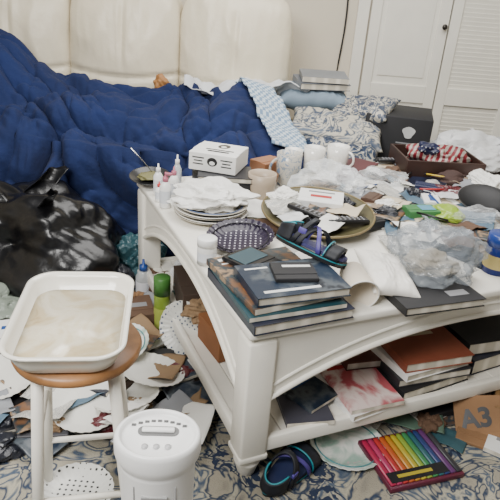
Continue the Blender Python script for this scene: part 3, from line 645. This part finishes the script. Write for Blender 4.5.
# ---------------------------------------------------------------- stool + baking dish
st=E('stool','white painted stool with round wooden seat','stool',(-.375,1.115,0),-122)
B().lathe([(0,.50),(.132,.50),(.142,.507),(.145,.518),(.139,.528),(0,.530)],48).obj('seat',mat('stool_wood',(.34,.16,.06),.4,var=.2,vs=14),st)
def lp(a,z,): 
    r=.112+.045*(1-z/.5); return (r*math.cos(R(a)),r*math.sin(R(a)),z)
for a in (0,90,180,270): B().tube([lp(a,FZ+.011),lp(a,.25),lp(a,.501)],[.0115,.014,.0135],14).obj('leg',WHITE,st)
for a,z in ((0,.15),(90,.22),(180,.15),(270,.33)): B().tube([lp(a,z),lp(a+90,z)],.008,10).obj('rung',WHITE,st)
def rrect(w,d,r,n=8):
    P=[]
    for cx,cy,a0 in ((w/2-r,d/2-r,0),(-w/2+r,d/2-r,90),(-w/2+r,-d/2+r,180),(w/2-r,-d/2+r,270)):
        for i in range(n+1):
            a=R(a0+90*i/n); P.append((cx+r*math.cos(a),cy+r*math.sin(a)))
    return P
def loftdish(levels):
    b=B(); rings=[]
    for w,d,r,z in levels: rings.append([b.bm.verts.new((x,y,z)) for x,y in rrect(w,d,r)])
    for a,c in zip(rings,rings[1:]):
        n=len(a)
        for i in range(n): b.bm.faces.new([a[i],a[(i+1)%n],c[(i+1)%n],c[i]])
    b.bm.faces.new(rings[0][::-1]); b.bm.faces.new(rings[-1]); return b
dish=E('baking_dish','large white ceramic baking dish with greasy beige residue inside','dish',(-.390,1.145,.531),8.5)
loftdish([(.19,.30,.05,0),(.212,.322,.055,.006),(.230,.348,.06,.030),(.238,.358,.06,.052),(.256,.380,.065,.055),(.258,.382,.065,.060),(.244,.364,.058,.061),(.232,.350,.052,.050),(.214,.326,.05,.018),(.19,.30,.04,.012)]).obj('dish_body',mat('dish_enamel',(.85,.82,.73),.18,var=.02,coat=.4),dish)
loftdish([(.208,.318,.048,.0125),(.216,.328,.05,.0215)]).obj('residue',art('stained_base',[(0,(.50,.36,.18)),(.36,(.60,.51,.34)),(.48,(.68,.62,.48)),(.60,(.58,.48,.30)),(.70,(.42,.30,.14))],scale=9,rough=.2,interp='EASE',detail=7,dist=.8),dish)
# ---------------------------------------------------------------- heater
ht=E('tower_heater','white plastic tower heater with rimmed top and recessed handle','heater',(-.150,.88,0),4)
HW=mat('heater_white',(.87,.87,.86),.32,var=.02); VD=mat('vent_dark',(.10,.10,.10),.6)
Sy=Matrix.Diagonal((1,.86,1,1))
B().lathe([(0,FZ+.001),(.100,FZ+.001),(.100,FZ+.02),(.084,FZ+.032),(.0715,.06),(.0725,.30),(.0745,.425),(.0755,.430),(.0745,.433),(.0775,.440),(.0825,.450),(.0845,.460),(.0845,.486),(.082,.494),(.077,.497),(.0735,.496),(.071,.490),(.066,.486),(.03,.4875),(0,.488)],72,Sy).obj('heater_body',HW,ht)
b=B()
for i in range(9): b.box(((i-4)*.0125,.042-.0008*(i-4)**2,.4878),(.0085,.005,.002))
b.obj('top_vents',VD,ht,False)
b=B(); b.prism(rrect(.080,.026,.0125,6),.4865,.4892,Matrix.Translation((0,.012,0))); b.obj('handle_recess',mat('recess_grey',(.16,.16,.16),.6),ht,False)
b=B(); b.box((0,.012,.492),(.064,.012,.007),bev=.003); b.obj('handle',HW,ht)
for i in (-1,0,1): B().lathe([(0,.486),(.0065,.486),(.006,.4905),(0,.491)],18).obj('button',mat('button_grey',(.5,.5,.51),.4),ht,loc=(i*.022,-.030,0))
b=B()
for i in range(12): b.box((.0,-.0632-.0001*i,.39-.03*i),(.05,.005,.005))
b.obj('front_grille',mat('grille_grey',(.35,.35,.35),.5),ht,False)
for sx in (-.040,.040): B().box((sx,-.0535,.21),(.0018,.004,.40)).obj('front_seam',mat('grille_grey',(.35,.35,.35),.5),ht,False)
# ---------------------------------------------------------------- trash bags and floor clutter
BAG=mat('black_bin_film',(.004,.004,.005),.30,var=.3,bump=.5,bs=14)
crumple('trash_bag',(-1.02,2.48,FZ+.012),(.86,.58,.44),91,BAG,'large slack black plastic trash bag on the floor by the sofa','bag',amp=.13,freq=3.0,ears=3,sub=6,smooth=True,low=1.8)
crumple('trash_bag',(-1.62,2.48,FZ+.012),(.5,.4,.42),92,BAG,'second black trash bag beside the first','bag',amp=.14,freq=3.0,smooth=True,low=1.6)
GWF=mat('green_white_film',(.25,.29,.24),.3,alpha=.9)
TEF=mat('teal_film',(.025,.075,.09),.35); REDF=mat('red_film',(.22,.02,.025),.35); MAR=mat('maroon_film',(.10,.015,.02),.35); BLF=mat('blue_foil',(.02,.045,.13),.3); BRF=mat('brown_foil',(.06,.03,.015),.4)
for (x,y,z,s,sd,m,l,c) in (
 (-1.1,1.98,.012,(.40,.3,.12),93,GWF,'pale green and white plastic bag flattened on the floor','bag'),
 (-.80,2.12,.012,(.30,.24,.12),94,WRAPW,'crumpled white plastic bag in front of the black bag','bag'),
 (-.55,2.46,.012,(.26,.22,.2),95,TEF,'teal plastic bag between bin bag and table','bag'),
 (-.50,2.10,.012,(.18,.2,.12),96,CARD,'crumpled brown paper bag on the floor','bag'),
 (-.64,1.85,.012,(.22,.18,.09),97,WRAPW,'white plastic wrapper on the floor behind the stool','bag'),
 (-.68,1.60,.03,(.12,.10,.05),99,PAPER,'crumpled white tissue on the floor','tissue'),
 (-.50,1.76,.02,(.15,.11,.04),101,DKF,'dark snack wrapper on the floor','wrapper'),
 (-.90,1.80,.02,(.18,.12,.06),102,REDF,'red snack wrapper on the floor','wrapper'),
 (-.75,1.33,.015,(.22,.2,.08),105,DKF,'crumpled dark plastic bag under the stool','bag'),
 (-.58,1.52,.03,(.14,.1,.04),106,BLF,'blue snack wrapper on the floor','wrapper'),
 (-.14,1.52,.015,(.13,.1,.035),107,BRF,'brown wrapper by the table leg','wrapper'),
 (-.95,1.55,.02,(.2,.14,.07),109,MAR,'maroon plastic wrapper on the floor','wrapper'),
 (-1.0,1.72,.015,(.24,.18,.1),110,DKF,'small black plastic bag on the floor','bag'),
 (-.62,2.28,.015,(.2,.16,.14),115,DKF,'dark plastic bag near the teal bag','bag'),
 (-.40,2.28,.015,(.18,.14,.12),116,BRC,'brown paper bundle by the table side','bag'),
 (-.80,1.95,.03,(.18,.14,.09),117,BLF,'dark blue plastic wrapper in the heap','wrapper'),
 (-.88,1.42,.02,(.16,.12,.06),119,TEF,'teal wrapper on the rug','wrapper')):
    crumple({'wrapper':'snack_wrapper','tissue':'tissue'}.get(c,'paper_bag' if 'paper' in l else 'plastic_bag'),fl(x,y,z),s,sd,m,l,c,amp=.34,freq=3.2)
bottle(fl(-.335,1.98),.032,.26,mat('green_tube',(.22,.32,.04),.35),mat('green_cap',(.05,.16,.03),.4),'tall yellow-green canister standing on the floor by the table',name='canister',lid=True,lab=mat('lime_label',(.38,.44,.08),.5))
for (x,y,s,r,m,l) in ((-.33,1.74,(.17,.11,.05),15,BLACKM,'small black printed box on the floor by the table'),
 (-.68,2.0,(.16,.2,.10),-20,mat('navy_card',(.015,.022,.06),.6),'navy printed box in the floor clutter'),
 (-.45,1.62,(.2,.12,.06),-35,DCARD,'dark brown box under papers'),
 (-.86,1.66,(.2,.14,.07),25,BRC,'brown card box on the floor'),
 (-.60,1.40,(.15,.2,.05),10,mat('grey_card',(.08,.08,.09),.6),'grey card box under the stool'),
 (-.19,1.60,(.13,.09,.05),50,DCARD,'dark card box by the table leg'),
 (-.38,1.40,(.14,.1,.04),-15,BLACKM,'flat black box on the rug behind the stool'),
 (-.44,2.02,(.12,.16,.10),20,BRC,'brown box beside the canister')):
    carton('storage_box',fl(x,y),s,r,m,l,deco=[((0,0,s[2]+.0022),(s[0]*.6,s[1]*.2,.001),GREYP if m is not BLACKM else WCOV)])
# flat magazines and books strewn on the floor
for i,(x,y,z,w,d,t,r,m,l,tl) in enumerate(((-.56,1.80,.03,.18,.24,.014,25,NIGHT,'dark glossy magazine on the floor',(6,-8)),(-.40,1.84,.05,.15,.21,.012,-35,WCOV,'white booklet on the floor heap',(-8,10)),(-.30,1.50,.02,.16,.22,.016,50,BLACKM,'black paperback on the rug',(3,4)),
 (-.66,1.70,.04,.17,.23,.014,-15,CITY,'photo magazine on the floor heap',(8,6)),(-.50,1.56,.06,.14,.2,.012,70,DARKNAVY,'dark blue booklet near the paper plates',(-6,8)),(-.84,1.74,.07,.18,.24,.014,12,WCOV,'white magazine on the floor heap',(7,-5)),(-.22,1.66,.05,.13,.19,.012,-62,NIGHT,'dark booklet by the table side',(10,-6)),
 (-.74,1.40,.05,.16,.22,.014,35,BLACKM,'black magazine under the stool',(4,6)),(-.55,1.98,.09,.16,.22,.014,-50,TEAL,'teal booklet on the floor heap',(-9,7)),(-.95,1.48,.06,.18,.24,.014,-22,CITY,'photo magazine beside the stool',(5,5)),(.30,1.60,.0,.16,.22,.02,40,BLACKM,'black paperback on the rug under the shelf',(0,0)),(.95,1.50,.0,.18,.24,.016,-30,WCOV,'white magazine on the rug',(0,0)),(.72,1.72,.0,.18,.24,.02,15,DARKNAVY,'dark blue book on the rug',(0,0)))):
    X,Y,Z=fl(x,y,.013+z); book(X,Y,Z,w,d,t,r,m,l,group='books and magazines on the floor',hard=False,tilt=tl,deco=[(0,.3,.6,.08,WCOV if m is not WCOV else BLUEP),(-.1,-.1,.5,.3,GREYP if m is not CITY else ORC)])
bottle(fl(-.46,2.24),.035,.2,mat('clear_water',(.7,.75,.78),.1,alpha=.5),mat('blue_cap2',(.02,.07,.3),.4),'clear plastic drink bottle standing in the clutter')
bottle(fl(-.74,1.93,.04),.03,.12,mat('brown_bottle',(.08,.03,.015),.2),PLASTW,'small brown bottle in the floor clutter')
PP=mat('paper_plate',(.70,.69,.64),.6,var=.03); GG='used paper plates on the floor'
FLP=art('floral_plate',[(0,(.25,.42,.42)),(.38,(.74,.74,.70)),(.64,(.3,.45,.38)),(.69,(.6,.36,.42))],scale=13,dist=1,interp='EASE')
BGR=mat('blue_green_rim',(.06,.22,.24),.5)
for (x,y,z,r,m,l,rt,rb) in ((-.48,1.42,.085,.115,PP,'white fluted paper plate on the floor under the stool',(9,4,0),None),
 (-.31,1.60,.095,.115,PP,'white paper plate on the floor beside the table',(-10,10,0),None),
 (-.225,1.84,.14,.10,art('blue_dot_plate',[(0,(.06,.08,.14)),(.25,(.6,.6,.56))],scale=60,kind='voronoi',rand=0),'patterned paper plate leaning upright beside the table',(52,-48,0),None),
 (-.76,1.52,.10,.11,PP,'white paper plate partly covered on the floor',(12,-14,0),None),
 (-.60,1.66,.10,.11,PP,'white paper plate tilted on other rubbish',(-14,16,0),None),
 (-.44,1.72,.11,.105,FLP,'floral paper plate on the floor heap',(12,-10,0),BGR),
 (-.36,1.47,.075,.105,PP,'white paper plate overlapping another near the stool',(-12,-12,0),None),
 (-.70,1.86,.13,.105,PP,'white paper plate on the floor heap behind the stool',(10,12,0),None),
 (-.84,1.36,.04,.11,FLP,'floral paper plate on the rug beside the stool',(0,5,0),BGR),
 (.36,1.41,.014,.12,FLP,'white paper plate with pale floral print on the rug',(0,0,0),BGR),
 (-.42,1.10,.05,.10,art('black_dot_plate',[(0,(.02,.02,.02)),(.25,(.6,.6,.57))],scale=60,kind='voronoi',rand=0),'white plate with small black dot pattern under the stool',(0,0,0),None)):
    plate(fl(x,y,z),r,m,l,rt,'paper_plate',.02,GG,.02,rb)
FG='loose papers on the floor'
ff=[(-.2,1.46,.2,.14,20,TANP,'tan paper scrap'),(-.15,1.62,.14,.16,-20,NEWS,'printed receipt'),(-.42,1.70,.14,.16,10,PAPER,'creased white sheet of paper'),(-.55,1.62,.2,.22,-30,NEWS,'torn newspaper page'),
(-.72,1.72,.22,.26,15,NEWS,'printed paper'),(-.85,1.85,.25,.2,40,LEAFB,'blue printed leaflet'),(-.80,1.42,.18,.22,-15,GRP,'grey sheet of paper'),
(.60,1.58,.22,.16,-12,mat('green_leaflet',(.09,.15,.11),.6),'green leaflet'),(.52,1.62,.2,.14,25,PAPER,'white paper slip'),(.88,1.74,.24,.18,10,PAPER,'white padded envelope'),(-.95,1.62,.2,.24,-5,GRP,'grey paper'),(-.62,2.06,.2,.18,12,BLUEP,'blue glossy bag scrap'),(.70,1.49,.14,.10,-30,mat('teal_leaflet',(.03,.09,.11),.6),'teal printed card'),(-.57,1.9,.18,.14,60,TEF,'dark teal flyer'),
(.66,1.62,.16,.14,40,NEWS,'printed paper scrap'),(.24,1.5,.14,.1,-20,TANP,'tan paper scrap under the shelf'),(.78,1.66,.18,.2,15,CITY,'glossy magazine page'),(.42,1.56,.16,.12,-35,NEWS,'printed flyer'),(1.02,1.72,.2,.2,-15,NEWS,'newspaper page')]
for i,(x,y,w,d,r,m,l) in enumerate(ff):
    sheet('paper_sheet',w,d,i+40,.028 if x<0 else .012,8,m,fl(x,y,.013+.004*(i%4)),r,l+' lying on the floor','paper',24,group=FG)
# dense loose litter heaped between stool, bin bag and table
rn=random.Random(77)
LW=[(DKF,'dark crumpled wrapper'),(BRF,'brown crumpled wrapper'),(WRAPW,'thin white plastic wrapper'),(BLF,'dark blue crumpled wrapper'),(PAPER,'white crumpled tissue'),(TEF,'dark teal crumpled wrapper'),(TANP,'tan crumpled paper'),(MAR,'maroon crumpled wrapper')]
def inleft(x,y):
    return not (math.hypot(x+.335,y-1.98)<.09 or math.hypot(x+.225,y-1.84)<.1) and x< (.017-.466*max(0,(y-1.276+.06)))-.02
k=0
while k<24:
    x=rn.uniform(-1.05,-.08); y=rn.uniform(1.30,2.42)
    if not inleft(x,y) or (y>2.15 and x<-.66): continue
    m,l=LW[k%len(LW)]; s=rn.uniform(.06,.12)
    white=m in (PAPER,WRAPW)
    crumple('tissue' if white else 'snack_wrapper',fl(x,y,.012+rn.uniform(0,.05)),(s,s*rn.uniform(.6,.9),s*rn.uniform(.25,.4)),300+k,m,l+' in the floor litter','wrapper',amp=.38,freq=3.2,rot=rn.uniform(0,180),sub=4,group='crumpled litter on the floor')
    k+=1
k=0
while k<64:
    x=rn.uniform(-1.05,-.08); y=rn.uniform(1.28,2.3)
    if not inleft(x,y) or (y>2.15 and x<-.66): continue
    m,l=[(NEWS,'printed paper scrap'),(BLACKM,'black card scrap'),(PAPER,'white paper scrap'),(CITY,'dark glossy flyer'),(GRP,'grey paper scrap'),(NIGHT,'dark photo leaflet'),(PAPER,'folded white paper'),(DCARD,'dark card scrap'),(LEAFB,'blue leaflet'),(TANP,'tan paper scrap')][k%10]
    sheet('paper_sheet',rn.uniform(.10,.20),rn.uniform(.08,.16),400+k,.022,8,m,fl(x,y,.02+rn.uniform(0,.08)),(rn.uniform(-14,14),rn.uniform(-14,14),rn.uniform(0,180)),l+' in the floor litter','paper',16,group=FG)
    k+=1
rn=random.Random(5)
for k in range(10):
    u=rn.uniform(8,32); v=rn.uniform(28,105); m,l=LW[(k*3)%len(LW)]
    crumple('snack_wrapper',tb(u,v,SZ+rn.uniform(.0,.06)),(.13,.1,.06),500+k,m,l+' on the lower shelf','wrapper',amp=.38,freq=3.2,sub=4,rot=k*40,group='crumpled litter on the lower shelf')
for k,(x,y,m,l) in enumerate(((.30,1.58,DKF,'dark wrapper'),(.48,1.70,BRF,'brown wrapper'),(.56,1.66,PAPER,'white tissue'),(.86,1.66,DKF,'dark wrapper'),(1.0,1.84,TANP,'tan wrapper'),(.66,1.54,BRC,'brown paper'),(1.06,1.66,REDF,'red wrapper'))):
    crumple('snack_wrapper',fl(x,y,.014),(.11,.08,.04),520+k,m,l+' crumpled on the rug by the shelf','wrapper',amp=.36,freq=3.2,sub=4,rot=k*50,group='crumpled litter on the floor')
# marker set
ps=E('marker_set','flat pack of long coloured markers with dark label band','marker set',fl(.555,1.37,.013),20)
B().box((0,0,.009),(.26,.21,.018),bev=.003).obj('box_body',mat('set_dark',(.10,.01,.03),.4),ps)
cols=[(.35,.015,.06),(.38,.03,.10),(.42,.03,.03),(.45,.09,.02),(.45,.2,.02),(.42,.34,.03),(.22,.32,.04),(.04,.2,.07),(.02,.10,.12),(.02,.04,.14),(.10,.03,.12),(.03,.03,.035)]
for i,c in enumerate(cols):
    b=B(); x0=-.1155+.021*i
    b.tube([(x0,-.095,.021),(x0,.085,.021),(x0,.096,.021)],[.0098,.0098,.007],10,flat=.5)
    b.obj('marker',mat('marker_%d'%i,c,.4,var=.02),ps)
B().box((-.02,-.072,.0270),(.20,.040,.001)).obj('printed_panel',mat('set_black',(.012,.012,.014),.4),ps,False)
B().box((-.03,-.072,.0278),(.12,.012,.001)).obj('printed_stripe',mat('marker_5',cols[5],.4,var=.02),ps,False)
carton('cardboard_scrap',fl(.86,1.50),(.22,.14,.012),-24,CARD,'flat torn brown cardboard piece on the rug')
a3=carton('cardboard_package',fl(.835,1.57,.03),(.16,.16,.04),-10,CARD,'brown cardboard package marked A3 propped on the rug',tilt=(46,-14))
text('A3',.088,BLACK,a3,(-.010,.0,.0425),(0,0,8),bold=.003)
carton('storage_box',fl(1.0,1.62),(.2,.2,.09),-20,mat('mustard_card',(.2,.11,.04),.6),'mustard cardboard box on the rug')
carton('storage_box',fl(.70,1.64),(.16,.12,.03),24,BLACKM,'flat black box on the rug beside the package')
# ---------------------------------------------------------------- lights, world, camera
w=bpy.data.worlds.new('world'); bpy.context.scene.world=w; w.use_nodes=True
bg=w.node_tree.nodes['Background']; bg.inputs[0].default_value=(.95,.97,1,1); bg.inputs[1].default_value=.11
def area(loc,target,size,power,col=(1,1,1)):
    l=bpy.data.lights.new('window_or_fill_light','AREA'); l.shape='RECTANGLE'; l.size=size[0]; l.size_y=size[1]; l.energy=power; l.color=col
    o=bpy.data.objects.new('window_or_fill_light',l); COL.objects.link(o); o.location=loc
    o.rotation_euler=(Vector(target)-Vector(loc)).to_track_quat('-Z','Y').to_euler()
area((-1.1,-.3,2.5),(.1,2.0,.3),(1.4,1.1),128,(1,.985,.955))
area((.2,2.5,2.7),(.2,2.4,0),(2.2,1.6),100,(1,.98,.95))  # added overhead fill imitating ceiling bounce
cam=bpy.data.objects.new('camera',bpy.data.cameras.new('camera')); COL.objects.link(cam)
Mx=Matrix.Rotation(R(65),3,'X') @ Matrix.Rotation(R(4.5),3,'Z')
cam.matrix_world=Matrix.Translation((0,0,1.31))@Mx.to_4x4(); cam.data.lens=36*590/500; cam.data.clip_start=.02
bpy.context.scene.camera=cam
